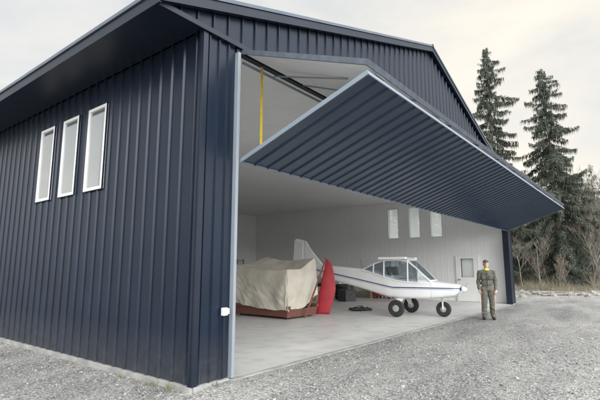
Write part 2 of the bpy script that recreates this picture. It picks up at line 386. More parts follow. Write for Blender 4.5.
ribwall('gable_wall',lambda u,h,z:(u,-.01-h,z),-OV+.02,W+OV-.02,EV+.02,lambda u:roofz(u)-.03,[],M_siding,H,extra=[APX])
g=G()
g.box(-.038,.05,-.040,.0,.0,EV-.005);g.box(-.044,-.001,0.001,.05,.0,EV-.005)
g.out('corner_trim',M_trim,H)
g=G();g.box(W-.05,W+.04,-.040,0,0,EV-.005);g.out('corner_trim',M_trim,H)
g=G();g.box(-OV,W+OV,-.075,-.046,EV-.035,EV+.05);g.out('header_flashing',M_trim,H,bevel=.004)
g=G();g.box(X0-.06,X1+.06,-.035,.06,4.965,EV-.037);g.out('door_header',M_trim,H)
def slab(name,xa,xb,t0,t1,y0,y1,m,par=H):
    g=G();a=roofz(xa);b=roofz(xb)
    g.add([(xa,y0,a+t0),(xb,y0,b+t0),(xb,y1,b+t0),(xa,y1,a+t0),(xa,y0,a+t1),(xb,y0,b+t1),(xb,y1,b+t1),(xa,y1,a+t1)],
      [(0,3,2,1),(4,5,6,7),(0,1,5,4),(1,2,6,5),(2,3,7,6),(3,0,4,7)])
    return g.out(name,m,par)
rf=slab('roof',-OV-.03,APX,-.02,.03,-.13,D+.13,M_trim)
slab('roof_slope',APX,W+OV+.03,-.02,.03,-.13,D+.13,M_trim,rf)
slab('rake_trim',-OV-.03,APX,-.17,-.025,-.15,-.10,M_trim,rf)
slab('rake_trim',APX,W+OV+.03,-.17,-.025,-.15,-.10,M_trim,rf)
slab('rake_edge',-OV-.04,APX,-.014,.045,-.17,-.135,M_cap,rf)
slab('rake_edge',APX,W+OV+.04,-.014,.045,-.17,-.135,M_cap,rf)
slab('rake_soffit',-OV,APX,-.165,-.13,-.098,-.05,M_trim,rf)
slab('rake_soffit',APX,W+OV,-.165,-.13,-.098,-.05,M_trim,rf)
g=G();g.tube([(APX,-.17,RZ+.03),(APX,D+.17,RZ+.03)],.05,8);g.out('ridge_cap',M_trim,rf)
for sx in (-1,1):
    x=-OV if sx<0 else W+OV
    g=G();g.box(min(x,x+sx*.035),max(x,x+sx*.035),-.13,D+.13,EV-.03,EV+.17);g.out('fascia',M_trim,H,bevel=.004)
    g=G();g.box(min(x+sx*.036,x+sx*.06),max(x+sx*.036,x+sx*.06),-.14,D+.13,EV+.14,EV+.20);g.out('eave_edge',M_cap,H,bevel=.004)
    g=G()
    xa,xb=(x,-.03) if sx<0 else (W+.03,x)
    g.box(xa,xb,-.03,D,EV,EV+.012)
    g.out('soffit',M_trim,H)
g=G();g.box(.0,W,-.0,D,-.4,0);g.out('concrete_floor',M_conc,H)
g=G();g.box(-.05,-.001,-.02,D+.05,-.4,-.002);g.box(-.001,X0-.08,-.045,-.001,-.4,-.002);g.box(X0-.08,X1+.08,-.13,-.001,-.4,-.010);g.box(X1+.08,W+.05,-.045,-.001,-.4,-.002);g.box(W+.001,W+.05,0,D+.05,-.4,-.002)
g.out('foundation',M_found,H,bevel=.006)
def holedpanel(name,P,u0,u1,z0,z1,holes,m):
    us=sorted({u0,u1,*[h for q in holes for h in q[:2]]});g=G()
    for a,c in zip(us[:-1],us[1:]):
        mid=(a+c)/2;lo=z0
        for h in sorted([h for h in holes if h[0]<mid<h[1]],key=lambda h:h[2]):
            g.add([P(a,lo),P(c,lo),P(c,h[2]),P(a,h[2])],[(0,1,2,3)]);lo=h[3]
        g.add([P(a,lo),P(c,lo),P(c,z1),P(a,z1)],[(0,1,2,3)])
    return g.out(name,m,H)
def linerbump(m,ax,p=.3):
    nt=m.node_tree;N=nt.nodes;L=nt.links;b=N['Principled BSDF']
    tc=N.new('ShaderNodeTexCoord');wv=N.new('ShaderNodeTexWave');wv.bands_direction=ax;wv.inputs['Scale'].default_value=.314/p;wv.inputs['Detail'].default_value=0
    L.new(tc.outputs['Object'],wv.inputs['Vector'])
    r=N.new('ShaderNodeValToRGB');r.color_ramp.elements[0].position=.86;r.color_ramp.elements[1].position=.97;L.new(wv.outputs['Fac'],r.inputs[0])
    bp=N.new('ShaderNodeBump');bp.inputs['Distance'].default_value=.01;bp.inputs['Strength'].default_value=.4;L.new(r.outputs[0],bp.inputs['Height']);L.new(bp.outputs[0],b.inputs['Normal'])
linerbump(M_ceil,'X')
M_linerY=mat('white_wall_liner',(.86,.865,.86),(.90,.905,.90),.8,.5);linerbump(M_linerY,'Y')
holedpanel('interior_wall',lambda u,z:(.2,u,z),.06,D-.2,0.002,5.03,holL,M_linerY)
holedpanel('interior_wall',lambda u,z:(W-.2,u,z),.06,D-.2,0.002,5.03,holR,M_linerY)
holedpanel('interior_wall',lambda u,z:(u,D-.2,z),.2,W-.2,0.002,5.03,[],M_liner)
g=G();g.box(.05,X0-.075,.05,.2,0.003,4.95);g.out('interior_wall',M_liner,H)
g=G();g.box(X1+.075,W-.05,.05,.2,0.003,4.95);g.out('interior_wall',M_liner,H)
g=G();g.box(.05,W-.05,.05,D-.1,5.03,5.05);g.out('ceiling',M_ceil,H)
def window(x,c,z0,z1,sgn,gm,hw=ww):
    xo=x-sgn*.045;xi=x+sgn*.21;a,b=min(xo,xi),max(xo,xi)
    t=.045;g=G()
    g.box(a,b,c-hw-.01,c-hw+t,z0-.01,z1+.01);g.box(a,b,c+hw-t,c+hw+.01,z0-.01,z1+.01)
    g.box(a,b,c-hw+t,c+hw-t,z0-.01,z0+t);g.box(a,b,c-hw+t,c+hw-t,z1-t,z1+.01)
    f=g.out('window',M_vinyl,H,bevel=.004)
    g=G();gx=x-sgn*.02;g.add([(gx,c-hw+t,z0+t),(gx,c+hw-t,z0+t),(gx,c+hw-t,z1-t),(gx,c-hw+t,z1-t)],[(0,1,2,3)])
    g.out('window_pane',gm,f)
    g=G();s0,s1=sorted((xo+sgn*.002,xo+sgn*.03));q=.022;g.box(s0,s1,c-hw-q,c-hw-.011,z0-q,z1+q);g.box(s0,s1,c+hw+.011,c+hw+q,z0-q,z1+q);g.box(s0,s1,c-hw-.011,c+hw+.011,z1+.011,z1+q);g.box(s0,s1,c-hw-.011,c+hw+.011,z0-q,z0-.011)
    g.out('window_trim',M_trim,f)
for c in WL: window(0,c,wz0,wz1,1,M_glass)
for c in WR: window(W,c,wz0+.1,wz1+.15,-1,M_glassf)
g=G();xd=W-.26
g.box(xd,W-.205,1.44,1.62,0.01,2.10);g.box(xd,W-.205,2.22,2.40,0.01,2.10);g.box(xd,W-.205,1.62,2.22,.01,1.12);g.box(xd,W-.205,1.62,2.22,2.0,2.10)
wd=g.out('walk_door',M_liner,H,bevel=.006)
g=G();g.add([(W-.1,1.62,1.12),(W-.1,2.22,1.12),(W-.1,2.22,2.0),(W-.1,1.62,2.0)],[(0,1,2,3)]);g.out('door_glass',M_glassf,wd)
g=G();g.tube([(xd-.06,2.32,1.0),(xd-.06,2.22,1.0)],.012);g.lathe([(.03,0),(.03,.06)],(xd-.06,2.32,1.0),'x');g.out('door_handle',M_steel,wd)
g=G();g.box(xd-.01,W-.204,1.39,1.435,0,2.15);g.box(xd-.01,W-.204,2.405,2.45,0,2.15);g.box(xd-.01,W-.204,1.435,2.405,2.105,2.15);g.out('door_frame',M_liner,wd)
g=G();g.box(X0-.065,X0-.01,-.075,.16,.0,4.96);g.out('door_jamb',M_galv,H,bevel=.005)
g=G();g.box(X1-.03,X1+.065,-.09,.16,.0,4.96);g.out('door_jamb',M_trim,H,bevel=.005)
g=G();g.box(.44,.53,-.09,-.035,.88,.99);g.box(.425,.545,-.105,-.088,.90,.98)
ob=g.out('outlet_box',M_vinyl,H,bevel=.01)
g=G();g.tube([(.485,-.055,.88),(.485,-.055,.02)],.010,8);g.out('conduit',M_trim,ob)

# ---- bifold door
BD=bpy.data.objects.new('bifold_door',None);link(BD);BD.parent=H
M_linerup=mat('door_liner_panel',(.78,.79,.80),(.84,.85,.86),2,.5)
DP=.30
def leaf(name,p0,p1,th,nsgn,x0,x1,me_,ew):
    p0=Vector(p0);p1=Vector(p1);d=(p1-p0);Lh=d.length;d.normalize();n=Vector((-d.y,d.x))*nsgn
    P=lambda x,s,h:(x,p0.x+d.x*s+n.x*h,p0.y+d.y*s+n.y*h)
    g=G();b=bps(x0+ew,x1-ew,(),DP)
    for a,c in zip(b[:-1],b[1:]):
        g.add([P(a,.01,rib(a,DP)*.8),P(c,.01,rib(c,DP)*.8),P(c,Lh-.01,rib(c,DP)*.8),P(a,Lh-.01,rib(a,DP)*.8)],[(0,1,2,3)])
    L_=g.out(name,M_door,BD)
    def bar(g,xa,xb,sa,sb,ha,hb):
        v=[P(x,s,h) for x in(xa,xb) for s in (sa,sb) for h in(ha,hb)]
        return g.add(v,[(0,1,3,2),(4,6,7,5),(0,4,5,1),(2,3,7,6),(0,2,6,4),(1,5,7,3)])
    g=G()
    bar(g,x0,x0+ew,0,Lh,-th,.027);bar(g,x1-ew,x1,0,Lh,-th,.027)
    bar(g,x0+ew+.001,x1-ew-.001,0,ew*.8,-th,.028);bar(g,x0+ew+.001,x1-ew-.001,Lh-ew*.8,Lh,-th,.028)
    g.out('leaf_edge',me_,L_)
    k=x0+1.6
    while k<x1-.5: bar(G(),k,k+.025,.051,Lh-.051,-th,-.012).out('leaf_stile',M_galv,L_);k+=1.62
    g=G();g.add([P(x0+.036,.05,-th*.55),P(x1-.036,.05,-th*.55),P(x1-.036,Lh-.05,-th*.55),P(x0+.036,Lh-.05,-th*.55)],[(0,1,2,3)])
    g.out('leaf_liner',M_linerup if name=='upper_leaf' else M_liner,L_)
leaf('lower_leaf',(-.05,3.19),(-2.33,4.0),.035,1,X0+.03,X1-.03,M_edge,.018)
leaf('upper_leaf',(-.02,5.03),(-2.33,4.15),.05,-1,X0+.03,X1-.03,M_edged,.03)
for x in np.linspace(X0+.4,X1-.4,8): G().tube([(x-.12,-2.30,4.07),(x+.12,-2.30,4.07)],.022,8).out('door_hinge',M_steel,BD)
for x in [1.26,4.4,7.5,10.6,13.7,16.5]:
    g=G();g.box(x-.026,x+.026,.0,.006,3.32,4.95);g.out('lift_strap',M_yellow,BD)
    G().tube([(x+.25,-.05,4.86),(x+.25,-1.55,4.40)],.014,6).out('lift_arm',M_galv,BD)
g=G();g.tube([(X0+.2,.10,4.92),(X1-.2,.10,4.92)],.022,12);g.out('lift_shaft',M_galv,BD)

# ---------------------------------------------------------------- aircraft
th=math.atan2(-.992,.125)
A=root('light_aircraft',(10.38,.46,0),th,'white light aircraft with blue side stripe and wings removed','airplane')
st=[(.58,.78,.96,.20,3),(.56,.70,1.01,.33,3.6),(.42,.64,1.05,.40,4.4),(-.1,.59,1.12,.47,5.5),(-.5,.57,1.17,.51,7),(-1.3,.56,1.22,.55,7),(-1.7,.59,1.34,.54,7),(-2.3,.74,1.49,.44,7),(-2.9,.89,1.55,.35,7),(-3.9,1.10,1.63,.23,6),(-4.8,1.27,1.69,.13,6),(-5.4,1.38,1.72,.07,5)]
def interp(st,x):
    for a,b in zip(st[:-1],st[1:]):
        if a[0]>=x>=b[0]:
            t=(a[0]-x)/(a[0]-b[0]);return [a[i]+(b[i]-a[i])*t for i in range(5)]
    return list(st[-1])
def loft(st,n=48,steps=48):
    V=[];F=[];xs=np.linspace(st[0][0],st[-1][0],steps);xs=sorted(set(list(xs)+[s[0] for s in st]),reverse=True)
    for x in xs:
        _,zb,zt,hw,e_=interp(st,x);zc=(zb+zt)/2;hh=(zt-zb)/2
        for k in range(n):
            t=2*math.pi*k/n;c=math.cos(t);s=math.sin(t)
            V.append((x,hw*math.copysign(abs(c)**(2/e_),c),zc+hh*math.copysign(abs(s)**(2/e_),s)))
    m=len(xs)
    for i in range(m-1):
        for k in range(n):
            a=i*n+k;b=i*n+(k+1)%n;F.append((a,b,b+n,a+n))
    F.append(tuple(range(n)));F.append(tuple((m-1)*n+k for k in range(n))[::-1]);return V,F
v,f=loft(st);fus=mk('fuselage',v,f,M_fus,A,smooth=True)
for y in(-.19,.19): G().ell((.555,y,.88),(.03,.09,.05),10).out('air_intake',M_black,fus)
G().ell((.51,0,.72),(.06,.15,.03),10).out('air_intake',M_black,fus)
G().box(-.252,-.247,-.485,.485,.62,1.08).out('cowl_seam',M_grey,fus)
def ring(x,zb,zt,hb,ht): return [(x,-hb,zb),(x,-ht,zt-.04),(x,-ht+.06,zt),(x,ht-.06,zt),(x,ht,zt-.04),(x,hb,zb)]
rs=[ring(-.28,1.06,1.15,.46,.43),ring(-.66,1.08,1.55,.52,.48),ring(-.98,1.10,1.82,.545,.50),ring(-1.35,1.14,1.86,.55,.50),ring(-1.80,1.26,1.85,.53,.47),ring(-2.2,1.38,1.73,.46,.40),ring(-2.65,1.46,1.54,.39,.32)]
V=[p for r in rs for p in r];F=[]
for i in range(len(rs)-1):
    for k in range(5):
        if not(k==2 and 2<=i<4): F.append((i*6+k,i*6+k+1,(i+1)*6+k+1,(i+1)*6+k))
cab=mk('cabin_glass',V,F,M_acryl,A)
V=[];F=[]
for i,rg in enumerate(rs[2:5]): V+=[rg[1],rg[2],rg[3],rg[4]]
F=[(i*4+k,i*4+k+1,(i+1)*4+k+1,(i+1)*4+k) for i in range(2) for k in range(3)]
sf=mk('cabin_roof',V,F,M_white,A);m_=sf.modifiers.new('s','SOLIDIFY');m_.thickness=.04;m_.offset=-1
g=G()
for i in (0,2,4,5): g.tube([(Vector(p)) for p in rs[i]],.024,6)
for k in (0,1,4,5): g.tube([r[k] for r in rs],.024,6)
g.tube([rs[0][3],rs[2][3]],.012,6);g.tube([rs[0][2],rs[2][2]],.012,6)
g.out('window_frame',M_white,cab)
for s in(-1,1):
    G().box(-1.95,-.98,.46 if s>0 else -.66,.66 if s>0 else -.46,1.83,1.92).out('wing_root',M_white,A,bevel=.03)
for s in(-1,1):
    g=G();g.box(-1.6,-1.15,s*.25-.2,s*.25+.2,.95,1.22);M_=Matrix.Translation((-1.62,s*.25,1.15))@Matrix.Rotation(math.radians(-12),4,'Y');g.box(-.06,.06,-.2,.2,0,.45,M_)
    g.out('seat',M_black,A,bevel=.03)
g=G();g.box(-.66,-.54,-.40,.40,1.0,1.28);g.out('instrument_panel',M_black,A,bevel=.02)
def fin(name,outline,t,plane,mt,par):
    c=Vector((sum(p[0] for p in outline)/len(outline),sum(p[1] for p in outline)/len(outline)))
    V=[];n=len(outline)
    for s,sc_ in((0,1),(1,.86),(-1,.86)):
        for p in outline:
            q=c+(Vector(p)-c)*sc_
            if plane=='xz':V.append((q.x,s*t,q.y))
            else:V.append((q.x,q.y,ZH+s*t))
    F=[]
    for i in range(n):
        j=(i+1)%n;F.append((i,j,n+j,n+i));F.append((j,i,2*n+i,2*n+j))
    F.append(tuple(range(n,2*n)));F.append(tuple(range(2*n,3*n))[::-1]);return mk(name,V,F,mt,par)
fin('tail_fin',[(-4.35,1.64),(-4.95,2.32),(-5.1,2.58),(-5.2,2.62),(-5.24,1.66)],.04,'xz',M_white,A)
fin('rudder',[(-5.255,1.42),(-5.215,2.62),(-5.55,2.70),(-5.66,2.64),(-5.74,1.55),(-5.6,1.42)],.035,'xz',M_white,A)
ZH=1.66
fin('tailplane',[(-4.75,-.1),(-4.9,-1.05),(-5.0,-1.15),(-5.4,-1.15),(-5.42,1.15),(-5.0,1.15),(-4.9,1.05),(-4.75,.1)],.035,'xy',M_white,A)
def wheel(par,x,y,r,w_):
    g=G();g.lathe([(r*.5,-w_/2),(r*.86,-w_/2),(r*.97,-w_*.32),(r,0),(r*.97,w_*.32),(r*.86,w_/2),(r*.5,w_/2)],(x,y,r),'y',28)
    wh=g.out('wheel',M_rubber,par)
    g=G();g.lathe([(r*.12,-w_/2-.015),(r*.38,-w_/2-.004),(r*.43,-w_/2+.01),(r*.43,w_/2-.01),(r*.38,w_/2+.004),(r*.12,w_/2+.015)],(x,y,r),'y',20);g.out('rim',M_grey,wh)
for s in(-1,1):
    wheel(A,-1.3,s*.80,.27,.15)
    V=[]
    for (yy,zz,hx,tk) in ((.30,.60,.11,.03),(.50,.52,.09,.03),(.66,.35,.065,.025),(.71,.26,.05,.025)):
        V+=[(-1.3-hx,s*yy,zz-tk),(-1.3+hx,s*yy,zz-tk),(-1.3+hx,s*yy,zz+tk),(-1.3-hx,s*yy,zz+tk)]
    F=[(i*4+k,i*4+(k+1)%4,(i+1)*4+(k+1)%4,(i+1)*4+k) for i in range(3) for k in range(4)]+[(0,1,2,3),(12,13,14,15)]
    mk('gear_leg',V,F,M_white,A)
    g=G();g.tube([(-1.3,s*.66,.27),(-1.3,s*.82,.27)],.025,8);g.out('axle',M_steel,A)
wheel(A,0,0,.24,.14)
g=G();g.tube([(-.06,0,.70),(.0,0,.48)],.045,8)
for s in(-1,1): g.tube([(0,s*.02,.52),(0,s*.11,.47),(0,s*.11,.23)],.026,8)
g.out('nose_strut',M_white,A)
g=G();g.lathe([(.01,.76),(.045,.74),(.08,.70),(.10,.65),(.105,.59)],(0,0,.88),'x',20);g.out('spinner',M_white,A,smooth=True)
g=G()
for k in range(2):
    ca,sa=math.cos(math.radians(180*k+14)),math.sin(math.radians(180*k+14))
    V=[]
    for r,c_,tw in((.09,.03,.9),(.3,.05,.7),(.6,.045,.45),(.80,.025,.3)):
        for s,h in((-1,0),(0,.008),(1,0),(0,-.008)):
            lx=s*c_*math.sin(tw)+h;lt=s*c_*math.cos(tw)
            V.append((.64+lx,ca*r-sa*lt,.88+sa*r+ca*lt))
    F=[(i*4+k2,i*4+(k2+1)%4,(i+1)*4+(k2+1)%4,(i+1)*4+k2) for i in range(3) for k2 in range(4)]+[(12,13,14,15)]
    g.add(V,F)
g.out('propeller',M_grey,A)
g=G();g.tube([(-2.8,0,1.5),(-2.85,0,1.85)],.006,5);g.out('antenna',M_black,A)

# ---------------------------------------------------------------- covered cart
K=root('covered_cart',(6.62,3.9,0),0,'low reddish-brown timber cart under a cream canvas tarp','cart')
KX,KY=1.42,2.25
g=G()
for y in(-.03,KY-.06): g.box(-.02,KX+.02,y,y+.09,.05,.30)
for x in(-.02,KX-.07): g.box(x,x+.09,.061,KY-.061,.07,.299)
for x in(-.05,KX-.04): g.box(x-.0,x+.09,-.12,KY+.12,.301,.40)
for y in np.arange(.2,KY-.2,.28): g.box(.05,KX-.06,y,y+.2,.303,.335)
fr=g.out('cart_frame',M_rwood,K,bevel=.006)
for x in(.05,KX-.12):
    for y in (.05,KY-.12): G().box(x,x+.07,y,y+.07,.40,1.4).out('post',M_rwood,K)
for x in(.10,KX-.16):
    for y in(.10,KY-.16):
        G().lathe([(.03,-.02),(.058,-.018),(.058,.018),(.03,.02)],(x+.03,y,.06),'y',14).out('caster',M_rubber,K)
na,nb=130,150;V=[]
drop=1.25
for j in range(nb):
    for i in range(na):
        a=-drop+(KX+2*drop)*i/(na-1);b=-drop+(KY+2*drop)*j/(nb-1)
        ca=min(max(a,0),KX);cb=min(max(b,0),KY);oa=a-ca;ob_=b-cb
        dd=math.hypot(oa,ob_) if (oa and ob_) else abs(oa)+abs(ob_)
        u=ca/KX;v_=cb/KY
        top=1.50+.30*u+.18*v_-.15*math.sin(math.pi*v_)*(.6+.4*math.sin(math.pi*u))-.10*math.sin(math.pi*u)+.03*noise.noise(Vector((ca*2.0,cb*2.0,0)))
        top+=.10*max(0,u-.5)/.5*max(0,1-v_*1.6)
        s_=(cb if abs(oa)>abs(ob_) else ca)+ .6*math.atan2(ob_,oa)*(1 if oa and ob_ else 0)
        f1=math.sin(s_*8+2.8*noise.noise(Vector((s_*1.1,dd*.7,0))))
        fold=f1*.28*max(0,min(1,.5+1.3*noise.noise(Vector((s_*.9,dd,5)))))+noise.noise(Vector((s_*2.0,dd*1.4,4)))*1.1+noise.noise(Vector((s_*6+dd*5,dd*5,1)))*.32
        k=min(1,dd/.8)
        flare=.03+.05*k+fold*.075*k
        if dd>0: dx,dy=oa/dd,ob_/dd
        else: dx=dy=0
        hem=1.0+.14*noise.noise(Vector((s_*1.4,2,1)))
        z=top-min(dd,drop)*hem*.97
        V.append((ca+dx*flare*min(1,dd*8),cb+dy*flare*min(1,dd*8),max(z,.24+.06*noise.noise(Vector((s_*3,0,8))))+.014*noise.noise(Vector((a*7,b*7,0)))))
F=[(j*na+i,j*na+i+1,(j+1)*na+i+1,(j+1)*na+i) for j in range(nb-1) for i in range(na-1)]
tp=mk('tarp',V,F,M_tarp,K,smooth=True)

b0=Vector(C(14.15,.16,.0));b1=Vector(C(14.6,.86,1.88))
BR=root('timber_board',b0,0,'thin red-brown timber strip leaning up against the covered cart','board')
dv=b1-b0;sv=Vector((math.sin(AZ),-math.cos(AZ),0))*.03;nv=dv.cross(sv).normalized()*.018
vv_=[s1*sv+s2*nv+t*dv+Vector((0,0,.02 if t==0 else 0)) for t in(0,1) for s1 in(-1,1) for s2 in(-1,1)]
mk('board',vv_,[(0,1,3,2),(4,6,7,5),(0,4,5,1),(2,3,7,6),(0,2,6,4),(1,5,7,3)],M_rwood,BR)
rp=C(15.3,.86)
R_=root('wing_panel',(rp[0],rp[1],0),AZ-math.pi/2+math.radians(-12),'curved red fabric covered wing panel stood on end beside tarp','airplane wing')
V=[];n=40;HT=1.84;NH=48;hs=[HT*(1-(1-i/(NH-1))**1.6) for i in range(NH)]
for h in hs:
    t=min(1,h/HT);ch=.56*max(0,1-t**2.0)**.6*(.80+.34*min(1,t*2.2)-.14*t) + .012
    xo=-.33+.36*t-.02*math.sin(math.pi*t)
    for k in range(n):
        a=2*math.pi*k/n;x=(1-math.cos(a))/2
        y=math.copysign(.55*(.2969*math.sqrt(x)-.126*x-.3516*x*x+.2843*x**3-.1036*x**4),math.sin(a)) if 0<k<n and k!=n//2 else 0
        V.append((xo+x*ch,y*ch+.02+.12*t*t,h+.01))
F=[(i*n+k,i*n+(k+1)%n,(i+1)*n+(k+1)%n,(i+1)*n+k) for i in range(len(hs)-1) for k in range(n)]+[tuple(range(n))[::-1],tuple((len(hs)-1)*n+k for k in range(n))]
mk('wing_skin',V,F,M_red,R_,smooth=True)
g=G();g.box(-.30,.08,-.03,.06,0,.009);g.out('root_rib',M_grey,R_)

# ---------------------------------------------------------------- clutter
B=root('workbench',(16.75,6.6,0),0,'timber workbench with tools against the white wall','workbench')
g=G();g.box(0,.75,0,3.2,.86,.92);g.out('bench_top',M_wood,B,bevel=.006)
for x in(.03,.65):
    for y in(.05,1.55,3.08): G().box(x,x+.08,y,y+.08,0,.859).out('leg',M_wood,B)
g=G();g.box(.03,.72,.14,3.07,.25,.28);g.out('shelf',M_wood,B)
def crate(name,x,y,z,sx,sy,sz,m,label,cat,rz=0):
    r=root(name,(x,y,z),rz,label,cat)
    g=G();g.box(-sx/2,sx/2,-sy/2,sy/2,0,sz);b_=g.out('box_body',m,r,bevel=.012)
    g=G();g.box(-sx/2-.01,sx/2+.01,-sy/2-.01,sy/2+.01,sz+.001,sz+.03);g.out('lid',m,r,bevel=.006)
    G().box(-.04,.04,-sy/2-.03,-sy/2-.001,sz*.6,sz*.68).out('handle',M_black,r)
crate('storage_box',17.1,7.1,.92,.45,.5,.35,M_bluep,'blue plastic storage box on the workbench','box')
crate('storage_box',17.1,8.0,.92,.4,.45,.3,M_card,'brown cardboard box on the workbench','box')
crate('storage_box',17.15,9.1,.92,.4,.5,.42,M_black,'black storage box on the workbench','box')
crate('storage_box',16.2,8.3,0,.6,.6,.5,M_card,'brown cardboard box on the concrete floor','box',.2)
crate('storage_box',16.2,8.3,.535,.5,.5,.35,M_white,'white box stacked on a cardboard box','box',-.1)
crate('storage_box',14.9,8.6,0,.9,.7,.75,M_black,'large black storage box on the concrete floor','box',.15)
M_dkgrey=mat('dark_grey_enamel',(.04,.045,.05),(.055,.06,.065),4,.45)
crate('storage_box',14.3,6.6,0,.7,.55,.50,M_dkgrey,'dark grey storage box on the concrete floor','box',-.2)
crate('storage_box',13.6,8.1,0,.8,.6,.62,M_card,'large brown cardboard box behind the airplane','box',.3)
crate('storage_box',13.0,9.6,0,1.1,.7,1.05,M_black,'tall black storage box behind the airplane','box',.1)
crate('storage_box',12.2,11.4,0,.9,.6,.8,M_dkgrey,'dark grey storage box near back of the hangar','box',.1)
for i in range(4):
    r=root('spare_tyre',(15.1,7.4,.002+.19*i),i,'black spare tyre in a stack on the floor','tyre','stack of spare tyres')
    G().lathe([(.17,.01),(.28,.0),(.32,.04),(.33,.09),(.32,.14),(.28,.18),(.17,.17)],(0,0,0),'z',26).out('tread',M_rubber,r)
    G().lathe([(.165,.03),(.168,.09),(.165,.15)],(0,0,0),'z',20).out('rim',M_steel,r)
T=root('tool_chest',(16.8,5.6,0),0,'red steel tool chest with drawers on casters','tool chest')
g=G();g.box(0,.6,0,.9,.12,1.15);tb=g.out('chest_body',M_redbox,T,bevel=.01)
for i in range(6):
    G().box(-.02,-.001,.03,.87,.16+i*.16,.30+i*.16).out('drawer',M_redbox,T)
for x in(.08,.52):
    for y in(.08,.82): G().lathe([(.055,-.02),(.055,.02)],(x,y,.056),'y',14).out('caster',M_rubber,T)
S=root('shelving_unit',(13.2,14.9,0),0,'steel shelving unit stacked with boxes against back wall','shelves')
for x in(0,2.35):
    for y in(0,.55): G().box(x,x+.05,y,y+.05,0,2.1).out('upright',M_steel,S)
for z in(.2,.8,1.4,2.0): G().box(.0,2.4,-.01,.61,z,z+.03).out('shelf',M_wood,S)
cols=[M_card,M_bluep,M_black,M_white,M_redbox];cn=['brown cardboard','blue plastic','black plastic','white','red']
for z in(.23,.83,1.43):
    x=.1
    while x<2.0:
        wd_=random.uniform(.3,.5);ci=random.randrange(5);crate('storage_box',13.2+x+wd_/2,15.2,z,wd_,.42,random.uniform(.22,.42),cols[ci],'small '+cn[ci]+' storage box on a steel shelf','box');x+=wd_+.1
Dm=root('oil_drum',(15.4,10.6,0),0,'blue steel drum standing on the concrete floor','drum')
G().lathe([(.28,0),(.29,.02),(.285,.28),(.295,.3),(.285,.32),(.285,.58),(.295,.6),(.285,.62),(.29,.86),(.28,.88)],(0,0,.001),'z',28).out('drum_body',M_bluep,Dm)
G().lathe([(.03,.875),(.03,.9)],(.15,0,0),'z',12).out('bung',M_steel,Dm)
Sx=root('stool',(15.6,5.4,0),0,'small round black shop stool','stool')
G().lathe([(.17,.5),(.18,.52),(.18,.55),(.16,.57)],(0,0,0),'z',20).out('seat',M_black,Sx)
for k in range(4):
    a=k*math.pi/2+.4;G().tube([(.08*math.cos(a),.08*math.sin(a),.5),(.2*math.cos(a),.2*math.sin(a),.0)],.014,8).out('leg',M_steel,Sx)
bp_=C(16.6,2.25)
bg_=root('duffel_bag',(bp_[0],bp_[1],0),AZ-math.pi/2+.2,'crumpled black bag lying flat on the concrete floor','bag')
g=G();g.ell((-.1,0,.06),(.36,.22,.075),18);g.ell((.26,.05,.05),(.2,.16,.06),14);V=[(x+.05*noise.noise(Vector((x*9,y*9,z*9))),y+.05*noise.noise(Vector((x*9,y*9,z*9+5))),max(.003,z+.06*noise.noise(Vector((x*8,y*8,3))))) for x,y,z in g.v]
mk('bag_body',V,g.f,M_black,bg_,smooth=True)
G().tube([(-.15,.1,.1),(-.1,.12,.17),(.1,.12,.17),(.15,.1,.1)],.012,6).out('handle',M_black,bg_)
E=root('fire_extinguisher',(17.5,1.0,1.0),0,'red fire extinguisher hung on the white wall','fire extinguisher')
G().lathe([(.05,0),(.075,.02),(.075,.38),(.05,.44),(.02,.46),(.02,.5)],(0,0,0),'z',18).out('cylinder_body',M_redbox,E,smooth=True)
G().tube([(0,0,.5),(-.06,0,.52),(-.09,0,.4),(-.09,0,.15)],.012,6).out('hose',M_black,E)
# ---------------------------------------------------------------- person
PX=root('person',(10.62,-.86,gz(10.62,-.86)),math.radians(-68),'standing person in olive flight suit with dark cap','person')
g=G()
def cap(a,b,r1,r2): g.capsule(a,b,r1,r2)
for s in(-1,1):
    hip=(s*.095,.0,.93);kn=(s*.12,-.02,.50);an=(s*.13,.02,.10)
    cap(hip,kn,.112,.084);cap(kn,an,.082,.066)
    cap((s*.12,.01,.40),(s*.128,.02,.22),.080,.074)
    cap((s*.13,.02,.12),(s*.14,-.05,.05),.05,.045)
g.ell((0,.01,.97),(.18,.13,.14));g.ell((0,.0,1.12),(.172,.128,.15));g.ell((0,.0,1.30),(.19,.135,.17))
g.ell((0,.01,1.40),(.20,.11,.10));cap((-.14,.01,1.455),(.14,.01,1.455),.06,.06)
cap((0,.01,1.46),(0,0,1.60),.062,.055)
g.ell((0,0,1.69),(.076,.094,.115));g.ell((0,-.03,1.64),(.058,.062,.07));g.capsule((0,-.09,1.70),(0,-.112,1.665),.011,.016,8)
for s in(-1,1): g.ell((s*.077,.005,1.685),(.012,.022,.033),8)
g.ell((0,-.088,1.63),(.024,.012,.009),8)
for s in(-1,1):
    sh=(s*.19,.01,1.44);el=(s*.245,.05,1.15);wr=(s*.235,-.07,.91)
    cap(sh,el,.068,.056);cap(el,wr,.055,.040)
    pal=(s*.235,-.095,.845);g.capsule(wr,pal,.028,.036,12)
    for i,(dy,Lf) in enumerate([(-.032,.068),(-.011,.078),(.011,.072),(.031,.056)]):
        b0=(pal[0]-s*.004,pal[1]+dy,pal[2]-.02);b1=(b0[0]-s*.006,b0[1]-.008,b0[2]-Lf*.55);b2=(b1[0]-s*.018,b1[1],b1[2]-Lf*.4)
        g.capsule(b0,b1,.0105,.0095,8);g.capsule(b1,b2,.0095,.0082,8)
    t0=(pal[0]-s*.015,pal[1]-.025,pal[2]+.02);t1=(t0[0]-s*.02,t0[1]-.03,t0[2]-.035);t2=(t1[0]-s*.008,t1[1]-.008,t1[2]-.028)
    g.capsule(t0,t1,.013,.011,8);g.capsule(t1,t2,.011,.009,8)
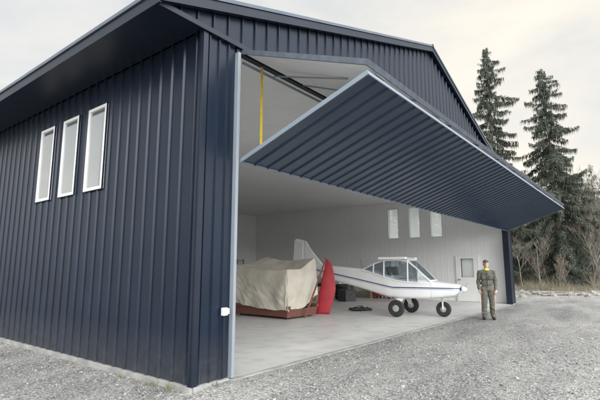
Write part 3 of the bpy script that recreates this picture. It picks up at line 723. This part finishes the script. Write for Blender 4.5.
def remeshed(name,g,vox,mats,parent,smooth_it=3):
    tmp=g.out('tmp_body',None);rm=tmp.modifiers.new('r','REMESH');rm.mode='VOXEL';rm.voxel_size=vox
    sm=tmp.modifiers.new('s','SMOOTH');sm.iterations=smooth_it;sm.factor=.5
    dg=bpy.context.evaluated_depsgraph_get();me=bpy.data.meshes.new_from_object(tmp.evaluated_get(dg));bpy.data.objects.remove(tmp)
    me.name=name;me.materials.clear()
    for m in mats: me.materials.append(m)
    o=bpy.data.objects.new(name,me);link(o);o.parent=parent
    me.polygons.foreach_set('use_smooth',[True]*len(me.polygons));return o
body=remeshed('body',g,.0075,[M_skin,M_suit],PX)
nrm=[v.normal.copy() for v in body.data.vertices]
for v,nn in zip(body.data.vertices,nrm):
    c=v.co
    if .1<c.z<1.47 and not(abs(c.x)>.19 and c.z<.92):
        d=noise.noise(Vector((c.x*8,c.y*8,c.z*13)))*.016+noise.noise(Vector((c.x*22,c.y*22,c.z*30+5)))*.005
        v.co=c+nn*(d+.008)
for p in body.data.polygons:
    c=p.center
    p.material_index=0 if (c.z>1.515 or (abs(c.x)>.185 and c.z<.905 and c.y<-.03)) else 1
g=G();g.lathe([(.068,1.485),(.088,1.50),(.086,1.535),(.066,1.555)],(0,.008,0),'z',20);g.out('collar',M_hiviz,PX,smooth=True)
g=G();g.ell((0,.010,1.745),(.086,.102,.080),18)
V=[(x,y,max(z,1.748)) for x,y,z in g.v];cp=mk('cap',V,g.f,M_hair,PX,smooth=True)
g=G();g.add([(-.06,-.08,1.752),(.06,-.08,1.752),(.045,-.140,1.745),(0,-.152,1.745),(-.045,-.140,1.745),(-.06,-.08,1.760),(.06,-.08,1.760),(.045,-.140,1.753),(0,-.152,1.753),(-.045,-.140,1.753)],[(0,1,2,3,4),(9,8,7,6,5),(0,4,9,5),(4,3,8,9),(3,2,7,8),(2,1,6,7)]);g.out('cap_brim',M_hair,cp)
g=G();g.ell((0,.030,1.70),(.078,.078,.07),16);V=[(x,max(y,.02),max(z,1.64)) for x,y,z in g.v];mk('hair',V,g.f,M_hair,PX,smooth=True)
for s in(-1,1): G().ell((s*.031,-.088,1.698),(.013,.008,.008),10).out('eye',M_black,PX)
g=G();V=[];n=28
for z in(1.055,1.09):
    for k in range(n): a=2*math.pi*k/n;V.append((.192*math.cos(a),.148*math.sin(a)+.004,z))
g.add(V,[(k,(k+1)%n,n+(k+1)%n,n+k) for k in range(n)]);g.out('belt',M_suit,PX)
g=G();g.box(-.004,.004,-.158,-.135,1.0,1.46);g.out('zipper',M_black,PX)
for s in(-1,1):
    g=G();g.ell((s*.14,-.055,.045),(.052,.13,.046),14);g.ell((s*.133,.02,.10),(.058,.066,.10),14)
    g.v=[(x,y,max(z,.006)) for x,y,z in g.v]
    remeshed('boot',g,.01,[M_boot],PX,2)
    g=G();M_=Matrix.Translation((s*.095,-.146,1.28));g.box(-.05,.05,-.012,.012,-.05,.05,M_);g.out('chest_pocket',M_suit,PX,bevel=.006)
# ---------------------------------------------------------------- weeds
spots=[(-.13,.75),(-.13,.35),(-.14,1.5),(-.13,3.1),(-.13,5.0),(.3,-.12),(-.16,1.05)]
for i,(x,y) in enumerate(spots):
    r=root('weed_tuft',(x,y,gz(x,y)),0,'small tuft of yellow-green weeds at the wall base','plant','weeds along the wall')
    g=G()
    nbld=random.randint(16,26) if i<2 else random.randint(8,14);hh=.10 if i<2 else .06
    for k in range(nbld):
        a=random.uniform(0,6.28);l=hh*random.uniform(.5,1.3);sp_=l*random.uniform(.2,1.0);bx,by=random.uniform(-.05,.05),random.uniform(-.08,.08)
        dx,dy=math.cos(a),math.sin(a);w_=random.uniform(.002,.005)
        g.add([(bx-dy*w_,by+dx*w_,0),(bx+dy*w_,by-dx*w_,0),(bx+dx*sp_*.5+dy*w_,by+dy*sp_*.5-dx*w_,l*.7),(bx+dx*sp_*.5-dy*w_,by+dy*sp_*.5+dx*w_,l*.7),(bx+dx*sp_,by+dy*sp_,l*.85)],[(0,1,2,3),(3,2,4)])
    g.out('leaves',M_grass,r)

# ---------------------------------------------------------------- trees
def norm(a): return a/np.linalg.norm(a,axis=1,keepdims=True)
def conifer(name,loc,Ht,R,nbr,seed,label,mneedle,group=None,t0=.1,dens=1.0,droop=.35):
    rn=np.random.default_rng(seed);r=root(name,loc,rn.uniform(0,6),label,'tree',group)
    lean=rn.uniform(-.02,.02,2)
    pts=[(lean[0]*Ht*t*t,lean[1]*Ht*t*t,Ht*t-.3*(t==0)) for t in np.linspace(0,1,9)]
    r0=Ht*.012;tr=G().tube(pts,[r0*(1-t*.97) for t in np.linspace(0,1,9)],9).out('trunk',M_bark,r,smooth=True)
    lim=G();VV=[];off=0;FF=[]
    for b in range(nbr):
        t=t0+(1-t0)*((b+rn.uniform(0,1))/nbr)**.92
        if t>.995: continue
        az=b*2.39996+rn.uniform(-.8,.8);z0=Ht*t
        sector=.85+.55*noise.noise(Vector((math.cos(az)*1.2+seed,math.sin(az)*1.2,t*5)))
        Lb=R*((1-t)**.75)*rn.uniform(.4,1.1)*max(.4,sector)*(1 if t>.25 else .6+1.6*t)+.15
        if rn.uniform()<.10: Lb*=1.3
        cx,cy=lean[0]*Ht*t*t,lean[1]*Ht*t*t
        d=np.array([math.cos(az),math.sin(az),0]);pr=np.array([-d[1],d[0],0])
        dr=droop*rn.uniform(.6,1.4)
        rise=.18-(1-t)*.45*droop/.35+rn.uniform(-.2,.2)
        pth=[(cx+d[0]*Lb*s,cy+d[1]*Lb*s,z0+Lb*(rise*s-dr*s*s+.25*s**4)) for s in np.linspace(0,1,5)]
        lim.tube(pth,[.010+.010*Lb*(1-s) for s in np.linspace(0,1,5)],3,False)
        ns=max(8,int(Lb/.15*dens*6*rn.uniform(.45,1.2)))
        s=rn.uniform(.06,1,ns)**.8
        base=np.array([cx,cy,z0])+np.outer(Lb*s,d);base[:,2]+=Lb*(rise*s-dr*s*s+.25*s**4)
        wdt=.05+Lb*.28*(1-s)**.8*np.minimum(1,s*3)
        sd=rn.choice([-1,1],ns);l=(wdt*rn.uniform(.3,1.2,ns)+.08)
        dirn=pr[None]*(sd*rn.uniform(.4,1,ns))[:,None]+d[None]*rn.uniform(.2,.9,ns)[:,None];dirn[:,2]=-rn.uniform(.05,1.0,ns)
        dirn=norm(dirn);o_=base+rn.uniform(-.09,.09,(ns,3))
        up=np.stack([rn.uniform(-.6,.6,ns),rn.uniform(-.6,.6,ns),np.ones(ns)],1);sv=norm(np.cross(dirn,up))
        wd=(rn.uniform(.012,.030,ns)+l*.03)[:,None];L3=l[:,None];mid=o_+dirn*L3*.5
        quad=np.stack([o_,mid+sv*wd,o_+dirn*L3,mid-sv*wd],1).reshape(-1,3)
        h=rn.uniform(.12,.55,ns);tip=mid+np.stack([rn.uniform(-.08,.08,ns),rn.uniform(-.08,.08,ns),-h],1)
        tri=np.stack([mid-sv*.026,mid+sv*.026,tip],1).reshape(-1,3)
        VV+=[quad,tri];i=np.arange(ns)
        FF+=(np.stack([i*4,i*4+1,i*4+2,i*4+3],1)+off).tolist();off+=4*ns
        FF+=(np.stack([i*3,i*3+1,i*3+2],1)+off).tolist();off+=3*ns
    lo=lim.out('limbs',M_bark,tr);lo["kind"]="stuff"
    mk('crown',np.concatenate(VV),FF,mneedle,r);return r
p=C(40,18.1);conifer('spruce_tree',(p[0],p[1],-.1),22.9,5.0,270,11,'tall dark spruce with drooping branches behind the hangar',M_needle,'tall spruces behind the hangar',t0=.08,dens=1.7,droop=.40)
p=C(38,22.4);conifer('spruce_tree',(p[0],p[1],-.1),19.9,5.9,250,12,'tall open-crowned spruce with long drooping limbs',M_needle,'tall spruces behind the hangar',t0=.05,dens=1.6,droop=.45)
for i,(f,rr,h,R) in enumerate([(46,24.6,12,3.1),(44,20.6,11,3.0),(46,29.8,11.5,2.8),(52,35,14,3.2),(45,37,12,2.8),(55,28,13,3.0),(48,42,14,3.2),(52,20.5,12,2.9),(58,33,12,3.2),(47,31.5,9.5,2.8),(50,33.2,11,2.9),(55,37,12,3.0),(43,27.4,8,2.6),(60,38.5,14,3.2),(48,26.8,9,2.8),(50,23.5,11,3),(57,30.5,12,3),(62,41,14,3.2)]):
    p=C(f,rr);conifer('fir_tree',(p[0],p[1],-.1),h,R,100,30+i,'dense green fir in the tree line behind the yard',M_needle2,'firs in the tree line',t0=.02,dens=.85)
def bare(loc,Ht,seed):
    rn=random.Random(seed);r=root('bare_tree',loc,0,'leafless brown tree at the edge of the yard','tree','bare trees at the yard edge')
    g=G();tw=G()
    def br(p,d,l,rad,lv,gg):
        pts=[p];q=p;dd=d;ns=3 if lv<3 else 2
        for i in range(ns):
            dd=(dd+Vector((rn.uniform(-.16,.16),rn.uniform(-.16,.16),rn.uniform(-.02,.12)))).normalized();q=q+dd*l/ns;pts.append(q)
        gg.tube(pts,[rad,rad*.85,rad*.7,rad*.55][:ns+1],6 if lv==0 else 3,False)
        if lv>=4: return
        nch=[9,4,4,2][lv]
        for k in range(nch):
            s=rn.uniform(.25,.999) if lv==0 else rn.uniform(.3,.999)
            i=int(s*ns);pp=pts[i].lerp(pts[i+1],s*ns-i)
            a=rn.uniform(0,6.28);v=Vector((math.cos(a),math.sin(a),rn.uniform(.5,1.3))).normalized()
            br(pp,(dd*.5+v*.7).normalized(),l*rn.uniform(.4,.62)*(1.15-.4*s if lv==0 else 1),max(.006,rad*.42),lv+1,tw)
    br(Vector((0,0,-.2)),Vector((rn.uniform(-.08,.08),rn.uniform(-.08,.08),1)).normalized(),Ht*.75,Ht*.008,0,g)
    g.out('trunk',M_palebark,r);tw.out('crown',M_twig,r)
for i,(f,rr,h) in enumerate([(33,21.6,5.0),(36,24.3,6.5),(36,19.2,5.0),(38,25.8,8.0),(34,24.9,4.5),(40,28,10),(33,27.5,5.5),(37,31,8),(36,17.9,4),(41,34,8),(42,21,7.5),(42,27.3,9.5),(45,31,9),(39,22.4,6.5),(32,19.2,2.6),(30,19.6,2.2),(31,18,2.2),(41,24,8),(38,21.2,6.5),(30,16.2,2.0),(31,22.5,2.6),(31,24.5,2.4)]):
    p=C(f,rr);bare((p[0],p[1],-.1),h,50+i)
rn=np.random.default_rng(5);VV=[]
for i in range(260):
    f=rn.uniform(62,100);a=rn.uniform(math.radians(10),math.radians(62));p=C(f*math.cos(a)*1.15,f*math.sin(a)*1.15)
    h=rn.uniform(10,16);k=420
    t=rn.uniform(0,1,k)**1.2;R=(1-t)*h*.19*rn.uniform(.5,1.1,k)+.1;az=rn.uniform(0,6.28,k)
    c=np.stack([p[0]+R*np.cos(az),p[1]+R*np.sin(az),h*t],1);s=rn.uniform(.2,.5,k)[:,None]
    d=np.stack([np.cos(az),np.sin(az),-.5*np.ones(k)],1)*s;q=np.stack([-np.sin(az),np.cos(az),rn.uniform(-.3,.3,k)],1)*s*.5
    VV.append(np.stack([c-q-d*.5,c+q-d*.5,c+d],1).reshape(-1,3))
VV=np.concatenate(VV);F=np.arange(len(VV)).reshape(-1,3)
o=mk('forest',VV,F,M_farneedle);tag(o,'distant hazy conifer forest beyond the yard','forest',kind='stuff')
V=[];F=[]
for i in range(16000):
    f=rn.uniform(26,44);r_=f*rn.uniform(.44,1.15);p=C(f,r_);x,y=p[0],p[1]
    if x<19.5 : continue
    cl=noise.noise(Vector((x*.35,y*.35,0)))
    if cl<rn.uniform(-.5,.2): continue
    h=rn.uniform(.12,1.1)*(.3+.8*(f-26)/18)*(.4+1.6*max(0,cl+.15));a=rn.uniform(0,6.28);l=h*rn.uniform(.2,1.1);w_=rn.uniform(.008,.02)
    n0=len(V);V+= [(x-w_,y+w_,-.05),(x+w_,y-w_,-.05),(x+l*math.cos(a),y+l*math.sin(a),h)];F.append((n0,n0+1,n0+2))
o=mk('brush',V,F,mat('dry_brush',(.085,.078,.05),(.19,.165,.12),.5,.9));tag(o,'dry brown brush and grass at the yard edge','brush',kind='stuff')
def boulder(p,s,seed):
    r=root('boulder',p,0,'rough grey boulder at the edge of the gravel','rock','boulders along the yard edge')
    g=G();g.ell((0,0,s*.3),(s,s*.8,s*.55),14);V=[]
    for v in g.v:
        v=Vector(v);n_=noise.noise(v*(1.6/s)+Vector((seed,0,0)))*.35+noise.noise(v*(4/s)+Vector((0,seed,0)))*.12;V.append(tuple(v*(1+n_)))
    mk('rock_body',V,g.f,M_rock,r)
for i in range(44):
    f=random.uniform(24.0,29);p=C(f,f*random.uniform(.48,.82),-.08);boulder(p,random.uniform(.10,.32),i*3.7)
for i in range(8):
    f=random.uniform(25,29);p=C(f,f*random.uniform(.50,.8),.05)
    r=root('log',p,random.uniform(-.6,.3)+AZ-math.pi/2,'weathered grey log lying beside the gravel yard','log','logs along the yard edge')
    l=random.uniform(.9,2.0);rr=random.uniform(.05,.10)
    G().tube([(-l,0,0),(-l*.3,random.uniform(-.1,.1),.03),(l*.4,random.uniform(-.1,.1),.02),(l,0,.05)],[rr,rr*.95,rr*.8,rr*.6],9).out('log_stem',M_palebark,r)
    G().tube([(l*.2,0,.02),(l*.35,.2,.35)],[rr*.4,rr*.15],6).out('branch_stub',M_palebark,r)
V=[];F=[];n=90
for i in range(n):
    a=AZ-math.radians(75)+math.radians(140)*i/(n-1);h=70+110*abs(noise.noise(Vector((i*.09,0,0))))+14*noise.noise(Vector((i*.5,3,0)))
    deg=math.degrees(AZ-a)
    h*= .35+.65*max(0,min(1,(deg-20)/14))
    for k,t in enumerate((0,.35,.7,1)):
        d=900+500*t;V.append((CAMP.x+d*math.cos(a),CAMP.y+d*math.sin(a),-3+h*t**.8+ (8*noise.noise(Vector((i*.4,k,0))) if 0<k<3 else 0)))
F=[(i*4+k,(i+1)*4+k,(i+1)*4+k+1,i*4+k+1) for i in range(n-1) for k in range(3)]
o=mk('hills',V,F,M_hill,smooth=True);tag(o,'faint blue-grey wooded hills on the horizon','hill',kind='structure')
